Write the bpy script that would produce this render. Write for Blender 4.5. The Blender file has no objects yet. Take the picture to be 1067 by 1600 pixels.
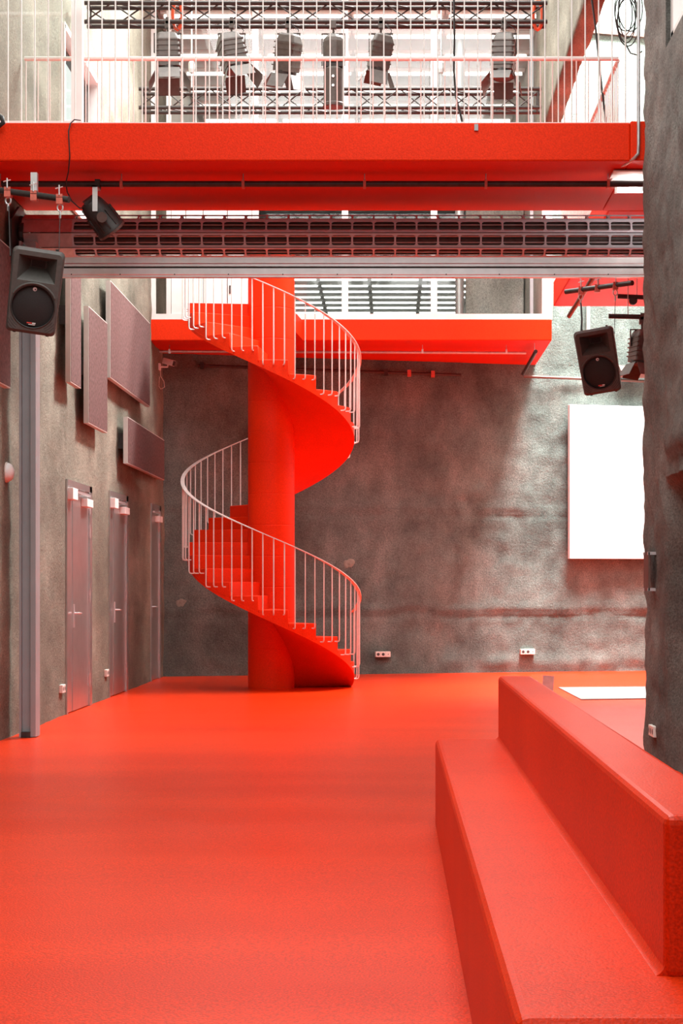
import bpy, bmesh, math, random
from mathutils import Vector, Matrix, Euler, noise
random.seed(7)
S = bpy.context.scene
COL = S.collection
R = math.radians
PI = math.pi
F, VX, VY, H = 2650.0, 612.0, 917.0, 1.38      # focal length (px), principal point (px), eye height (m)

# ------------------------------------------------------------------ camera
cd = bpy.data.cameras.new('camera')
cd.sensor_fit = 'HORIZONTAL'; cd.sensor_width = 36.0
cd.lens = 36.0 * F / 1067.0
cd.shift_x = (533.5 - VX) / 1067.0
cd.shift_y = (VY - 800.0) / 1067.0
cd.clip_start = 0.05; cd.clip_end = 200
cam = bpy.data.objects.new('camera', cd); COL.objects.link(cam)
cam.location = (0, 0, H); cam.rotation_euler = (R(90), 0, 0)
S.camera = cam

# ------------------------------------------------------------------ sky, daylight, exposure
wd = bpy.data.worlds.new('overcast_sky'); S.world = wd; wd.use_nodes = True
bg = wd.node_tree.nodes['Background']
bg.inputs[0].default_value = (1.0, 0.985, 0.96, 1); bg.inputs[1].default_value = 1.2
S.view_settings.view_transform = 'Standard'; S.view_settings.look = 'None'
S.view_settings.gamma = 1.0; S.view_settings.use_curve_mapping = False
S.view_settings.exposure = 0.0

def skylight(name, x0, x1, y0, y1, z, power, color=(1, .985, .96)):
    l = bpy.data.lights.new(name, 'AREA'); l.shape = 'RECTANGLE'
    l.size = x1 - x0; l.size_y = y1 - y0; l.energy = power; l.color = color
    o = bpy.data.objects.new(name, l); COL.objects.link(o)
    o.location = ((x0 + x1) / 2, (y0 + y1) / 2, z)
    return o
# daylight coming down through the roof lights of the hall (openings in the ceiling below)
skylight('roof_light_near', -2.9, 1.7, 0.5, 12.5, 10.1, 1080)
skylight('roof_light_middle', -2.9, 1.7, 17.0, 23.5, 10.1, 980)
skylight('roof_light_rear', 2.6, 5.8, 22.0, 26.6, 14.6, 11500)

# ------------------------------------------------------------------ materials
def new_mat(name):
    m = bpy.data.materials.new(name); m.use_nodes = True
    nt = m.node_tree
    return m, nt, nt.nodes['Principled BSDF']

def simple(name, col, rough=.5, metal=0.0, var=.12, scale=14, bump=0.0, bscale=120, spec=.5):
    m, nt, p = new_mat(name)
    N = nt.nodes; L = nt.links
    tc = N.new('ShaderNodeTexCoord')
    nz = N.new('ShaderNodeTexNoise'); nz.inputs['Scale'].default_value = scale; nz.inputs['Detail'].default_value = 5
    L.new(tc.outputs['Object'], nz.inputs['Vector'])
    rp = N.new('ShaderNodeValToRGB')
    a = [max(0, c * (1 - var)) for c in col]; b = [min(1, c * (1 + var)) for c in col]
    rp.color_ramp.elements[0].color = (*a, 1); rp.color_ramp.elements[0].position = .3
    rp.color_ramp.elements[1].color = (*b, 1); rp.color_ramp.elements[1].position = .7
    L.new(nz.outputs['Fac'], rp.inputs['Fac']); L.new(rp.outputs['Color'], p.inputs['Base Color'])
    p.inputs['Roughness'].default_value = rough; p.inputs['Metallic'].default_value = metal
    p.inputs['Specular IOR Level'].default_value = spec
    if bump:
        n2 = N.new('ShaderNodeTexNoise'); n2.inputs['Scale'].default_value = bscale; n2.inputs['Detail'].default_value = 3
        L.new(tc.outputs['Object'], n2.inputs['Vector'])
        bp = N.new('ShaderNodeBump'); bp.inputs['Strength'].default_value = bump; bp.inputs['Distance'].default_value = .01
        L.new(n2.outputs['Fac'], bp.inputs['Height']); L.new(bp.outputs['Normal'], p.inputs['Normal'])
    return m

def concrete(name, c_dark, c_mid, c_light, bump=.8, stain=(.10, .075, .055)):
    """sprayed concrete: mottled greys, vertical run stains, grainy relief"""
    m, nt, p = new_mat(name)
    N = nt.nodes; L = nt.links
    tc = N.new('ShaderNodeTexCoord')
    mp = N.new('ShaderNodeMapping'); mp.inputs['Scale'].default_value = (1, .42, .7)
    L.new(tc.outputs['Object'], mp.inputs['Vector'])
    n1 = N.new('ShaderNodeTexNoise'); n1.inputs['Scale'].default_value = 1.6; n1.inputs['Detail'].default_value = 8; n1.inputs['Roughness'].default_value = .62
    L.new(mp.outputs['Vector'], n1.inputs['Vector'])
    rp = N.new('ShaderNodeValToRGB'); e = rp.color_ramp.elements
    e[0].position = .33; e[0].color = (*c_dark, 1); e[1].position = .68; e[1].color = (*c_light, 1)
    k = e.new(.5); k.color = (*c_mid, 1)
    L.new(n1.outputs['Fac'], rp.inputs['Fac'])
    mp2 = N.new('ShaderNodeMapping'); mp2.inputs['Scale'].default_value = (1.6, .6, .5)
    L.new(tc.outputs['Object'], mp2.inputs['Vector'])
    n2 = N.new('ShaderNodeTexNoise'); n2.inputs['Scale'].default_value = 1.5; n2.inputs['Detail'].default_value = 6
    L.new(mp2.outputs['Vector'], n2.inputs['Vector'])
    r2 = N.new('ShaderNodeMapRange'); r2.inputs[1].default_value = .52; r2.inputs[2].default_value = .75; r2.inputs[4].default_value = .45
    L.new(n2.outputs['Fac'], r2.inputs[0])
    mx = N.new('ShaderNodeMix'); mx.data_type = 'RGBA'
    L.new(r2.outputs[0], mx.inputs['Factor']); L.new(rp.outputs['Color'], mx.inputs['A']); mx.inputs['B'].default_value = (*stain, 1)
    n3 = N.new('ShaderNodeTexNoise'); n3.inputs['Scale'].default_value = 55; n3.inputs['Detail'].default_value = 4; n3.inputs['Roughness'].default_value = .7
    L.new(tc.outputs['Object'], n3.inputs['Vector'])
    r3 = N.new('ShaderNodeMapRange'); r3.inputs[1].default_value = .3; r3.inputs[2].default_value = .7; r3.inputs[3].default_value = .58; r3.inputs[4].default_value = 1.42
    L.new(n3.outputs['Fac'], r3.inputs[0])
    ml = N.new('ShaderNodeMix'); ml.data_type = 'RGBA'; ml.blend_type = 'MULTIPLY'; ml.inputs['Factor'].default_value = 1
    L.new(mx.outputs['Result'], ml.inputs['A']); L.new(r3.outputs[0], ml.inputs['B'])
    L.new(ml.outputs['Result'], p.inputs['Base Color'])
    p.inputs['Roughness'].default_value = .9; p.inputs['Specular IOR Level'].default_value = .2
    n4 = N.new('ShaderNodeTexNoise'); n4.inputs['Scale'].default_value = 30; n4.inputs['Detail'].default_value = 8; n4.inputs['Roughness'].default_value = .72
    L.new(tc.outputs['Object'], n4.inputs['Vector'])
    bp = N.new('ShaderNodeBump'); bp.inputs['Strength'].default_value = bump; bp.inputs['Distance'].default_value = .022
    L.new(n4.outputs['Fac'], bp.inputs['Height']); L.new(bp.outputs['Normal'], p.inputs['Normal'])
    return m

def red_paint(name, col, rough, speck=.35, bump=.35, bscale=90, spec=.11):
    """thick poured red coating with an orange-peel grain"""
    m, nt, p = new_mat(name)
    N = nt.nodes; L = nt.links
    tc = N.new('ShaderNodeTexCoord')
    n1 = N.new('ShaderNodeTexNoise'); n1.inputs['Scale'].default_value = .9; n1.inputs['Detail'].default_value = 5
    mp = N.new('ShaderNodeMapping'); mp.inputs['Scale'].default_value = (.35, 1.6, 1)
    L.new(tc.outputs['Object'], mp.inputs['Vector']); L.new(mp.outputs['Vector'], n1.inputs['Vector'])
    rp = N.new('ShaderNodeValToRGB'); e = rp.color_ramp.elements
    e[0].position = .3; e[0].color = (col[0] * .9, col[1] * .85, col[2] * .85, 1)
    e[1].position = .7; e[1].color = (min(1, col[0] * 1.05), col[1] * 1.2, col[2] * 1.2, 1)
    L.new(n1.outputs['Fac'], rp.inputs['Fac'])
    n2 = N.new('ShaderNodeTexNoise'); n2.inputs['Scale'].default_value = bscale; n2.inputs['Detail'].default_value = 2
    L.new(tc.outputs['Object'], n2.inputs['Vector'])
    r2 = N.new('ShaderNodeMapRange'); r2.inputs[1].default_value = .3; r2.inputs[2].default_value = .7
    r2.inputs[3].default_value = 1 - speck; r2.inputs[4].default_value = 1 + speck
    L.new(n2.outputs['Fac'], r2.inputs[0])
    ml = N.new('ShaderNodeMix'); ml.data_type = 'RGBA'; ml.blend_type = 'MULTIPLY'; ml.inputs['Factor'].default_value = .5
    L.new(rp.outputs['Color'], ml.inputs['A']); L.new(r2.outputs[0], ml.inputs['B'])
    L.new(ml.outputs['Result'], p.inputs['Base Color'])
    p.inputs['Roughness'].default_value = rough; p.inputs['Specular IOR Level'].default_value = spec
    bp = N.new('ShaderNodeBump'); bp.inputs['Strength'].default_value = bump; bp.inputs['Distance'].default_value = .006
    L.new(n2.outputs['Fac'], bp.inputs['Height']); L.new(bp.outputs['Normal'], p.inputs['Normal'])
    return m

def glass(name, tint=(.97, .99, .98), gl=.08):
    m, nt, p = new_mat(name); N = nt.nodes; L = nt.links
    N.remove(p)
    t = N.new('ShaderNodeBsdfTransparent'); t.inputs[0].default_value = (*tint, 1)
    g = N.new('ShaderNodeBsdfGlossy'); g.inputs['Roughness'].default_value = .03
    nz = N.new('ShaderNodeTexNoise'); nz.inputs['Scale'].default_value = 2
    mr = N.new('ShaderNodeMapRange'); mr.inputs[3].default_value = gl * .8; mr.inputs[4].default_value = gl * 1.2
    L.new(nz.outputs['Fac'], mr.inputs[0])
    mx = N.new('ShaderNodeMixShader'); L.new(mr.outputs[0], mx.inputs[0])
    L.new(t.outputs[0], mx.inputs[1]); L.new(g.outputs[0], mx.inputs[2])
    L.new(mx.outputs[0], N['Material Output'].inputs[0])
    return m

def emit(name, col, s):
    m, nt, p = new_mat(name)
    p.inputs['Base Color'].default_value = (*col, 1)
    p.inputs['Emission Color'].default_value = (*col, 1); p.inputs['Emission Strength'].default_value = s
    return m

M = {}
M['red_floor'] = red_paint('red_floor_coating', (.68, .032, .003), .30, .60, .26, 110, .2)
M['red_bench'] = red_paint('red_bench_coating', (.68, .030, .003), .38, .42, .20, 140, .12)
M['red'] = red_paint('red_painted_concrete', (.70, .026, .0025), .5, .25, .25, 90)
M['conc'] = concrete('sprayed_concrete', (.085, .108, .098), (.138, .176, .160), (.210, .250, .226), .9, (.10, .107, .092))
M['conc_warm'] = concrete('sprayed_concrete_warm', (.108, .100, .076), (.185, .176, .138), (.280, .268, .212), .8, (.120, .104, .075))
M['slat'] = simple('shutter_slat_steel', (.52, .62, .68), .42, .30, .08, 12)
M['ceiling_grey'] = simple('grey_white_ceiling', (.55, .55, .54), .8, 0, .06, 3)
M['conc_right'] = concrete('sprayed_concrete_grey', (.098, .096, .085), (.165, .164, .146), (.245, .240, .213), .9, (.11, .10, .085))
M['conc_light'] = concrete('sprayed_concrete_light', (.33, .31, .28), (.46, .43, .39), (.58, .55, .5), stain=(.3, .25, .2))
M['plaster'] = simple('white_plaster', (.78, .77, .74), .8, 0, .05, 3, .15, 60)
M['white'] = simple('white_lacquer', (.80, .80, .78), .4, 0, .04, 5)
M['frame_white'] = simple('white_window_frame', (.74, .74, .72), .45, 0, .04, 5)
M['rail'] = simple('white_painted_steel', (.76, .75, .72), .35, .0, .06, 9)
M['stair_rail'] = simple('galvanised_steel_rail', (.72, .70, .67), .38, .2, .08, 12)
M['galv'] = simple('galvanised_steel', (.55, .56, .57), .38, .75, .12, 16)
M['alu'] = simple('bright_aluminium', (.74, .75, .76), .34, .75, .07, 10)
M['steel_door'] = simple('brushed_steel', (.55, .55, .54), .30, .85, .06, 7)
M['grey_steel'] = simple('grey_painted_steel', (.30, .32, .33), .45, .2, .06, 6)
M['dark_steel'] = simple('dark_steel', (.055, .05, .048), .45, .5, .2, 20)
M['truss'] = simple('black_truss_paint', (.045, .038, .034), .5, .3, .2, 20)
M['black'] = simple('black_plastic', (.030, .028, .026), .5, 0, .2, 30, .15, 160)
M['speaker'] = simple('speaker_shell', (.075, .072, .066), .5, 0, .12, 30, .2, 200)
M['grille'] = simple('black_grille', (.012, .011, .011), .6, 0, .3, 200, .4, 400)
M['lamp_body'] = simple('stage_lamp_body', (.10, .090, .080), .5, .2, .15, 25)
M['cable'] = simple('black_cable', (.02, .02, .02), .6, 0, .2, 30)
M['cable_white'] = simple('pale_cable', (.62, .56, .48), .6, 0, .1, 30)
M['clamp_red'] = simple('red_clamp_paint', (.55, .13, .09), .45, .1, .15, 30)
M['felt'] = simple('mauve_felt', (.120, .070, .066), .95, 0, .32, 26, .3, 180, .1)
M['panel_edge'] = simple('pale_panel_edge', (.50, .49, .46), .5, .1, .06, 10)
M['socket'] = simple('cream_socket_plastic', (.80, .74, .68), .4, 0, .03, 10)
M['hole'] = simple('socket_hole', (.05, .04, .04), .6)
M['white_screen'] = simple('white_screen_cloth', (.84, .84, .84), .7, 0, .015, 3)
M['mat_grey'] = simple('grey_floor_plate', (.17, .185, .18), .5, .2, .12, 8)
M['patch'] = simple('pale_plaster_patch', (.24, .25, .21), .9, 0, .15, 18)
M['brown_plate'] = simple('brown_steel_plate', (.16, .105, .09), .4, .5, .1, 10)
M['dirt_dark'] = simple('dark_joint', (.05, .03, .025), .9, 0, .2, 10)
M['logo_red'] = simple('red_badge', (.6, .05, .04), .5)
M['lens'] = simple('lamp_lens', (.35, .36, .38), .15, .6, .05, 20)
M['orange'] = simple('orange_sling', (.85, .12, .04), .6, 0, .1, 20)
M['glass'] = glass('window_glass', (.97, .99, .98), .03)
M['glass_screen'] = glass('glass_screen', (.93, .96, .95), .06)
M['tube'] = emit('fluorescent_tube', (1, .975, .93), 5.0)

# ------------------------------------------------------------------ mesh helpers
class MB:
    def __init__(s): s.v = []; s.f = []
    def add(s, vs, fs):
        n = len(s.v); s.v += [tuple(v) for v in vs]; s.f += [tuple(i + n for i in f) for f in fs]; return s
    def box(s, x0, x1, y0, y1, z0, z1):
        return s.add([(x0, y0, z0), (x1, y0, z0), (x1, y1, z0), (x0, y1, z0), (x0, y0, z1), (x1, y0, z1), (x1, y1, z1), (x0, y1, z1)],
                     [(0, 3, 2, 1), (4, 5, 6, 7), (0, 1, 5, 4), (1, 2, 6, 5), (2, 3, 7, 6), (3, 0, 4, 7)])
    def obox(s, c, size, rot):
        m = Euler(rot).to_matrix(); c = Vector(c); hx, hy, hz = [q / 2 for q in size]
        vs = [c + m @ Vector((sx * hx, sy * hy, sz * hz)) for sz in (-1, 1) for sx, sy in ((-1, -1), (1, -1), (1, 1), (-1, 1))]
        return s.add(vs, [(0, 3, 2, 1), (4, 5, 6, 7), (0, 1, 5, 4), (1, 2, 6, 5), (2, 3, 7, 6), (3, 0, 4, 7)])
    def tube(s, pts, r, n=8, cap=True, flat=None):
        pts = [Vector(p) for p in pts]; rings = []
        up = None
        for i, p in enumerate(pts):
            t = (pts[min(i + 1, len(pts) - 1)] - pts[max(i - 1, 0)])
            if t.length < 1e-9: t = Vector((0, 0, 1))
            t.normalize()
            if up is None:
                up = Vector((0, 0, 1)) if abs(t.z) < .9 else Vector((1, 0, 0))
            a = t.cross(up)
            if a.length < 1e-6: a = t.cross(Vector((0, 1, 0)))
            a.normalize(); b = a.cross(t).normalized(); up = b
            rr = r[i] if isinstance(r, (list, tuple)) else r
            rings.append([p + a * rr * math.cos(2 * PI * k / n) + b * rr * math.sin(2 * PI * k / n) for k in range(n)])
        vs = [v for rg in rings for v in rg]; fs = []
        for i in range(len(rings) - 1):
            for k in range(n):
                q = (k + 1) % n
                fs.append((i * n + k, i * n + q, (i + 1) * n + q, (i + 1) * n + k))
        if cap:
            fs.append(tuple(reversed(range(n)))); m = (len(rings) - 1) * n; fs.append(tuple(m + k for k in range(n)))
        return s.add(vs, fs)
    def lathe(s, prof, c=(0, 0, 0), axis='z', n=24):
        """prof: list of (r, h) along the axis"""
        vs = []; fs = []
        for r, h in prof:
            for k in range(n):
                a = 2 * PI * k / n; p = (r * math.cos(a), r * math.sin(a), h)
                if axis == 'y': p = (p[0], p[2], p[1])
                elif axis == 'x': p = (p[2], p[0], p[1])
                vs.append((p[0] + c[0], p[1] + c[1], p[2] + c[2]))
        for i in range(len(prof) - 1):
            for k in range(n):
                q = (k + 1) % n; fs.append((i * n + k, i * n + q, (i + 1) * n + q, (i + 1) * n + k))
        fs.append(tuple(reversed(range(n)))); m = (len(prof) - 1) * n; fs.append(tuple(m + k for k in range(n)))
        return s.add(vs, fs)
    def prism(s, poly, lo, hi, axis='z'):
        n = len(poly)
        def P(a, b, h):
            return {'z': (a, b, h), 'y': (a, h, b), 'x': (h, a, b)}[axis]
        vs = [P(a, b, lo) for a, b in poly] + [P(a, b, hi) for a, b in poly]
        fs = [tuple(reversed(range(n))), tuple(range(n, 2 * n))] + [(k, (k + 1) % n, n + (k + 1) % n, n + k) for k in range(n)]
        return s.add(vs, fs)
    def loft(s, rings, cap=True):
        n = len(rings[0]); vs = [v for r in rings for v in r]; fs = []
        for i in range(len(rings) - 1):
            for k in range(n):
                q = (k + 1) % n; fs.append((i * n + k, i * n + q, (i + 1) * n + q, (i + 1) * n + k))
        if cap:
            fs.append(tuple(reversed(range(n)))); m = (len(rings) - 1) * n; fs.append(tuple(m + k for k in range(n)))
        return s.add(vs, fs)
    def mesh(s, name, off=(0, 0, 0), smooth=None):
        me = bpy.data.meshes.new(name)
        me.from_pydata([(x - off[0], y - off[1], z - off[2]) for x, y, z in s.v], [], s.f)
        bm = bmesh.new(); bm.from_mesh(me); bmesh.ops.recalc_face_normals(bm, faces=bm.faces)
        if smooth is not None:
            for f in bm.faces: f.smooth = True
            for e in bm.edges:
                if len(e.link_faces) == 2 and e.calc_face_angle(0) > R(smooth): e.smooth = False
        bm.to_mesh(me); bm.free()
        return me

def link(name, me, mat, parent=None, loc=(0, 0, 0), rot=(0, 0, 0)):
    o = bpy.data.objects.new(name, me); COL.objects.link(o)
    if mat and not me.materials: me.materials.append(M[mat])
    o.parent = parent; o.location = loc; o.rotation_euler = rot
    return o

def bevel(o, w=.01, seg=2, ang=40):
    b = o.modifiers.new('bevel', 'BEVEL'); b.width = w; b.segments = seg; b.limit_method = 'ANGLE'; b.angle_limit = R(ang)
    return o

def tag(o, label=None, cat=None, group=None, kind=None):
    if label: o['label'] = label
    if cat: o['category'] = cat
    if group: o['group'] = group
    if kind: o['kind'] = kind
    return o

def root(name, loc, label, cat, group=None, rot=(0, 0, 0)):
    o = bpy.data.objects.new(name, None); COL.objects.link(o); o.empty_display_size = .1
    o.location = loc; o.rotation_euler = rot
    return tag(o, label, cat, group)

def wpos(o):
    v = Vector(o.location)
    while o.parent: o = o.parent; v = v + o.location
    return v

def part(name, mb, mat, parent, smooth=None, bev=None):
    """a part given in world coordinates under an unrotated parent"""
    o = link(name, mb.mesh(name, wpos(parent), smooth), mat, parent)
    if bev: bevel(o, bev)
    return o

def lpart(name, mb, mat, parent, smooth=None, bev=None):
    """a part given in its parent's own coordinates"""
    o = link(name, mb.mesh(name, (0, 0, 0), smooth), mat, parent)
    if bev: bevel(o, bev)
    return o

def single(name, mb, mat, label, cat, group=None, smooth=None, bev=None):
    c = Vector((sum(v[0] for v in mb.v), sum(v[1] for v in mb.v), 0)) / len(mb.v); c.z = min(v[2] for v in mb.v)
    o = link(name, mb.mesh(name, c, smooth), mat, None, c)
    if bev: bevel(o, bev)
    return tag(o, label, cat, group)

def struct(name, mb, mat, label=None, smooth=None, parent=None, bev=None):
    o = link(name, mb.mesh(name, (0, 0, 0), smooth), mat, parent)
    if bev: bevel(o, bev)
    if parent is None: tag(o, label, None, None, 'structure')
    return o

def sroot(name, label):
    o = bpy.data.objects.new(name, None); COL.objects.link(o); return tag(o, label, None, None, 'structure')

def copy_tree(o, parent=None):
    c = o.copy(); COL.objects.link(c); c.parent = parent
    for ch in list(o.children):
        copy_tree(ch, c)
    return c

def at(px, py, Y): return Vector(((px - VX) * Y / F, Y, H - (py - VY) * Y / F))

def lin(a, b, step, extra=()):
    n = max(1, round((b - a) / step)); xs = [a + (b - a) * i / n for i in range(n + 1)]
    for e in extra:
        if a < e < b: xs.append(e)
    return sorted(set(xs))

def fbm(x, y, z): return noise.fractal((x, y, z), 1.0, 2.0, 4)

def disp(u, v, amp, fine, seed, seams=None):
    d = amp * noise.noise((u * .55 + seed, v * .55, seed)) + amp * .5 * noise.noise((u * 1.9, v * 1.9 + seed, 3 + seed)) + fine * fbm(u * 5, v * 5, seed)
    return d + (seams(u, v) if seams else 0)

def rough(name, us, vs, fn, nrm, mat, label, holes=(), amp=.03, fine=.010, seed=0.0, seams=None):
    """a hand-sprayed concrete face: fn(u,v) gives the point, nrm(u,v) the direction of relief"""
    V = []; idx = {}
    for i, u in enumerate(us):
        for j, v in enumerate(vs):
            p = Vector(fn(u, v)); n = Vector(nrm(u, v))
            k = 1.0
            for h in holes:
                d = max(h[0] - u, u - h[1], h[2] - v, v - h[3])
                if d < .35: k = min(k, max(0.0, d / .35))
            d = disp(u, v, amp, fine, seed, seams)
            idx[i, j] = len(V); V.append(p + n * d * k)
    Fs = []
    for i in range(len(us) - 1):
        for j in range(len(vs) - 1):
            cu = (us[i] + us[i + 1]) / 2; cv = (vs[j] + vs[j + 1]) / 2
            if any(h[0] < cu < h[1] and h[2] < cv < h[3] for h in holes): continue
            Fs.append((idx[i, j], idx[i + 1, j], idx[i + 1, j + 1], idx[i, j + 1]))
    me = bpy.data.meshes.new(name); me.from_pydata(V, [], Fs)
    for p in me.polygons: p.use_smooth = True
    me.materials.append(M[mat])
    o = bpy.data.objects.new(name, me); COL.objects.link(o)
    return tag(o, label, None, None, 'structure')

# ================================================================== SETTING
XL, XR = -3.52, 2.10
def back_y(x): return 26.1 + (x + 3.57) * .2347

# floor
xs = lin(-3.75, 6.6, .45); ys = lin(-3.2, 28.8, .18, (10.1, 8.65))
fl = MB()
def floor_z(x, y):
    if y > 19: return 0.0
    k = 1 if y < 17 else (19 - y) / 2
    z = .007 * noise.noise((x * .15, y * .75, 5)) + .003 * noise.noise((x * .3, y * 2.1, 9))
    if 8.65 < y < 10.1: z += -.012 * math.sin((y - 8.65) / 1.45 * PI)
    return z * k - .004 * k
for x in xs:
    for y in ys: fl.v.append((x, y, floor_z(x, y)))
ny = len(ys)
for i in range(len(xs) - 1):
    for j in range(ny - 1): fl.f.append((i * ny + j, (i + 1) * ny + j, (i + 1) * ny + j + 1, i * ny + j + 1))
struct('floor', fl, 'red_floor', 'glossy poured red floor running through the whole hall', smooth=60)

# left wall, with three doors and an upper window
def wall_y(px): return F * 3.52 / (VX - px)
DOORS = [(wall_y(103), wall_y(141)), (wall_y(170), wall_y(198)), (wall_y(235), wall_y(249.5))]
DTOP = [2.545, 2.58, 2.60]
WIN = (wall_y(97), wall_y(151.5), 5.55, 7.40)
hl = [(a, b, -1, t) for (a, b), t in zip(DOORS, DTOP)] + [WIN]
ue = [e for h in hl for e in h[:2]]; ve = [e for h in hl for e in h[2:] if e > 0]
usL = sorted(set(lin(-3.2, 26.6, .12, ue))); vsL = sorted(set(lin(-.06, 10.2, .12, ve)))
rough('wall_left', usL, vsL, lambda u, v: (XL, u, v), lambda u, v: (1, 0, 0), 'conc_warm',
      'brown-grey sprayed concrete wall holding three steel doors', hl, .028, .012, 2.3)

# back wall below the balcony and, at the side of it, up to the roof
def seams(u, v):
    d = 0
    for h, a in ((1.02, .030), (2.62, .022)):
        t = v - h - .06 * noise.noise((u * 1.3, h, 4)); d += a * math.exp(-(t / .05) ** 2) - a * .9 * math.exp(-((t + .07) / .05) ** 2)
    for x in (1.12, 2.63):
        t = u - x - .03 * noise.noise((x, v * 1.5, 8)); d += .016 * math.exp(-(t / .05) ** 2)
    if v < .35 and u > .8: d += .04 * math.exp(-((v - .17) / .09) ** 2) * (.6 + .6 * noise.noise((u * 2.0, 1, 1)))
    return d
BN = Vector((.2285, -.9735, 0))
rough('wall_back', lin(-3.75, 6.5, .07), lin(-.05, 5.0, .07), lambda u, v: (u, back_y(u), v), lambda u, v: BN, 'conc',
      'rough grey sprayed concrete wall closing the hall at the far end', (), .035, .022, 7.1, seams)
rough('wall_back_upper', lin(2.36, 6.5, .1), lin(5.0, 14.5, .1), lambda u, v: (u, back_y(u), v), lambda u, v: BN, 'conc',
      'pale sprayed concrete wall rising beside the glazed balcony', (), .035, .022, 7.1, seams)
struct('trim_1', MB().prism([(2.36, back_y(2.36) - .10), (6.5, back_y(6.5) - .10), (6.5, back_y(6.5) + .1), (2.36, back_y(2.36) + .1)], 10.40, 10.46), 'brown_plate',
       'dark ledge running along the pale upper back wall')

# right wall of the near hall: rounded end, doorway niche, high window
RY = 14.25; rr = .16
def right_pt(u, v):
    if u <= RY - rr:
        x, y = XR, u
    elif u <= RY - rr + rr * PI / 2:
        a = (u - RY + rr) / rr; x = XR + rr - rr * math.cos(a); y = RY - rr + rr * math.sin(a)
    else:
        x = XR + rr + (u - (RY - rr + rr * PI / 2)); y = RY
    if u < 13.2 and v < 2.4:
        s1 = min(1, max(0, (13.08 - u) / .35)); s2 = min(1, max(0, (2.22 - v) / .10))
        s1 = s1 * s1 * (3 - 2 * s1); s2 = s2 * s2 * (3 - 2 * s2); x += (.05 + .12 * min(1, max(0, (v - .3) / .6))) * s1 * s2
    elif v >= 2.4 and v < 2.9 and u < 13.0:
        x -= .035 * math.exp(-((v - 2.45) / .18) ** 2)
    return (x, y, v)
def right_n(u, v):
    if u <= RY - rr: return (-1, 0, 0)
    a = min(1, (u - RY + rr) / (rr * PI / 2)) * PI / 2
    return (-math.cos(a), math.sin(a), 0)
us = sorted(set(lin(-3.2, 9.0, .15) + lin(9.0, RY - rr, .06, (13.0,)) + lin(RY - rr, RY - rr + rr * PI / 2, .04) + lin(RY - rr + rr * PI / 2, RY + .75, .1)))
rough('wall_right', us, sorted(set(lin(-.05, 10.2, .06, (2.22, 5.51)))), right_pt, right_n, 'conc_right',
      'dark sprayed concrete wall with rounded end beside the red bench', [(3.0, 13.0, 5.51, 8.6)], .03, .022, 11.0)
wn = sroot('window_1', 'white framed high window in the dark concrete side wall')
fr = MB()
for y0, y1, z0, z1 in ((12.90, 13.02, 5.5, 8.6), (3.0, 3.1, 5.5, 8.6), (3.0, 13.0, 5.5, 5.62), (3.0, 13.0, 8.5, 8.62)):
    fr.box(XR + .04, XR + .16, y0, y1, z0, z1)
struct('window_frame', fr, 'frame_white', parent=wn)
sash = MB()
for y in (12.72, 9.7, 6.4): sash.box(XR + .10, XR + .15, y, y + .06, 5.62, 8.5)
struct('sash', sash, 'dark_steel', parent=wn)
struct('pane', MB().box(XR + .12, XR + .13, 3.1, 12.9, 5.62, 8.5), 'glass', parent=wn)

# upper left window
w2 = sroot('window_2', 'dark framed window high in the left concrete wall')
y0, y1, z0, z1 = WIN
fr = MB().box(XL - .2, XL + .03, y0 - .02, y0 + .05, z0, z1).box(XL - .2, XL + .03, y1 - .05, y1 + .02, z0, z1).box(XL - .2, XL + .03, y0, y1, z1 - .05, z1 + .02).box(XL - .2, XL + .03, y0, y1, z0 - .02, z0 + .05)
struct('window_frame', fr, 'white', parent=w2)
fr = MB().box(XL - .16, XL - .10, y0 + .05, y0 + .11, z0 + .05, z1 - .05).box(XL - .16, XL - .10, y1 - .11, y1 - .05, z0 + .05, z1 - .05).box(XL - .16, XL - .10, y0 + .05, y1 - .05, z1 - .11, z1 - .05).box(XL - .16, XL - .10, y0 + .05, y1 - .05, 6.35, 6.41)
struct('sash', fr, 'dark_steel', parent=w2)
struct('pane', MB().box(XL - .14, XL - .13, y0 + .05, y1 - .05, z0 + .05, z1 - .05), 'glass', parent=w2)

# upper wall hanging above the side gallery
def beam_pt(u, v):
    # profile: down the hall side, under, up the gallery side
    if u < 2.4: return (XR, v, 10.15 - u)
    if u < 2.62: return (XR + (u - 2.4), v, 7.75)
    return (XR + .22, v, 7.75 + (u - 2.62))
def beam_n(u, v): return (-1, 0, 0) if u < 2.38 else ((0, 0, -1) if u < 2.62 else (1, 0, 0))
rough('wall_gallery_upper', sorted(set(lin(0, 2.4, .12) + lin(2.4, 2.62, .055) + lin(2.62, 5.0, .3))), lin(14.3, 24.7, .12), beam_pt, beam_n, 'conc_warm',
      'sprayed concrete upper wall hanging over the side gallery', (), .03, .012, 5.0)

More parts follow.
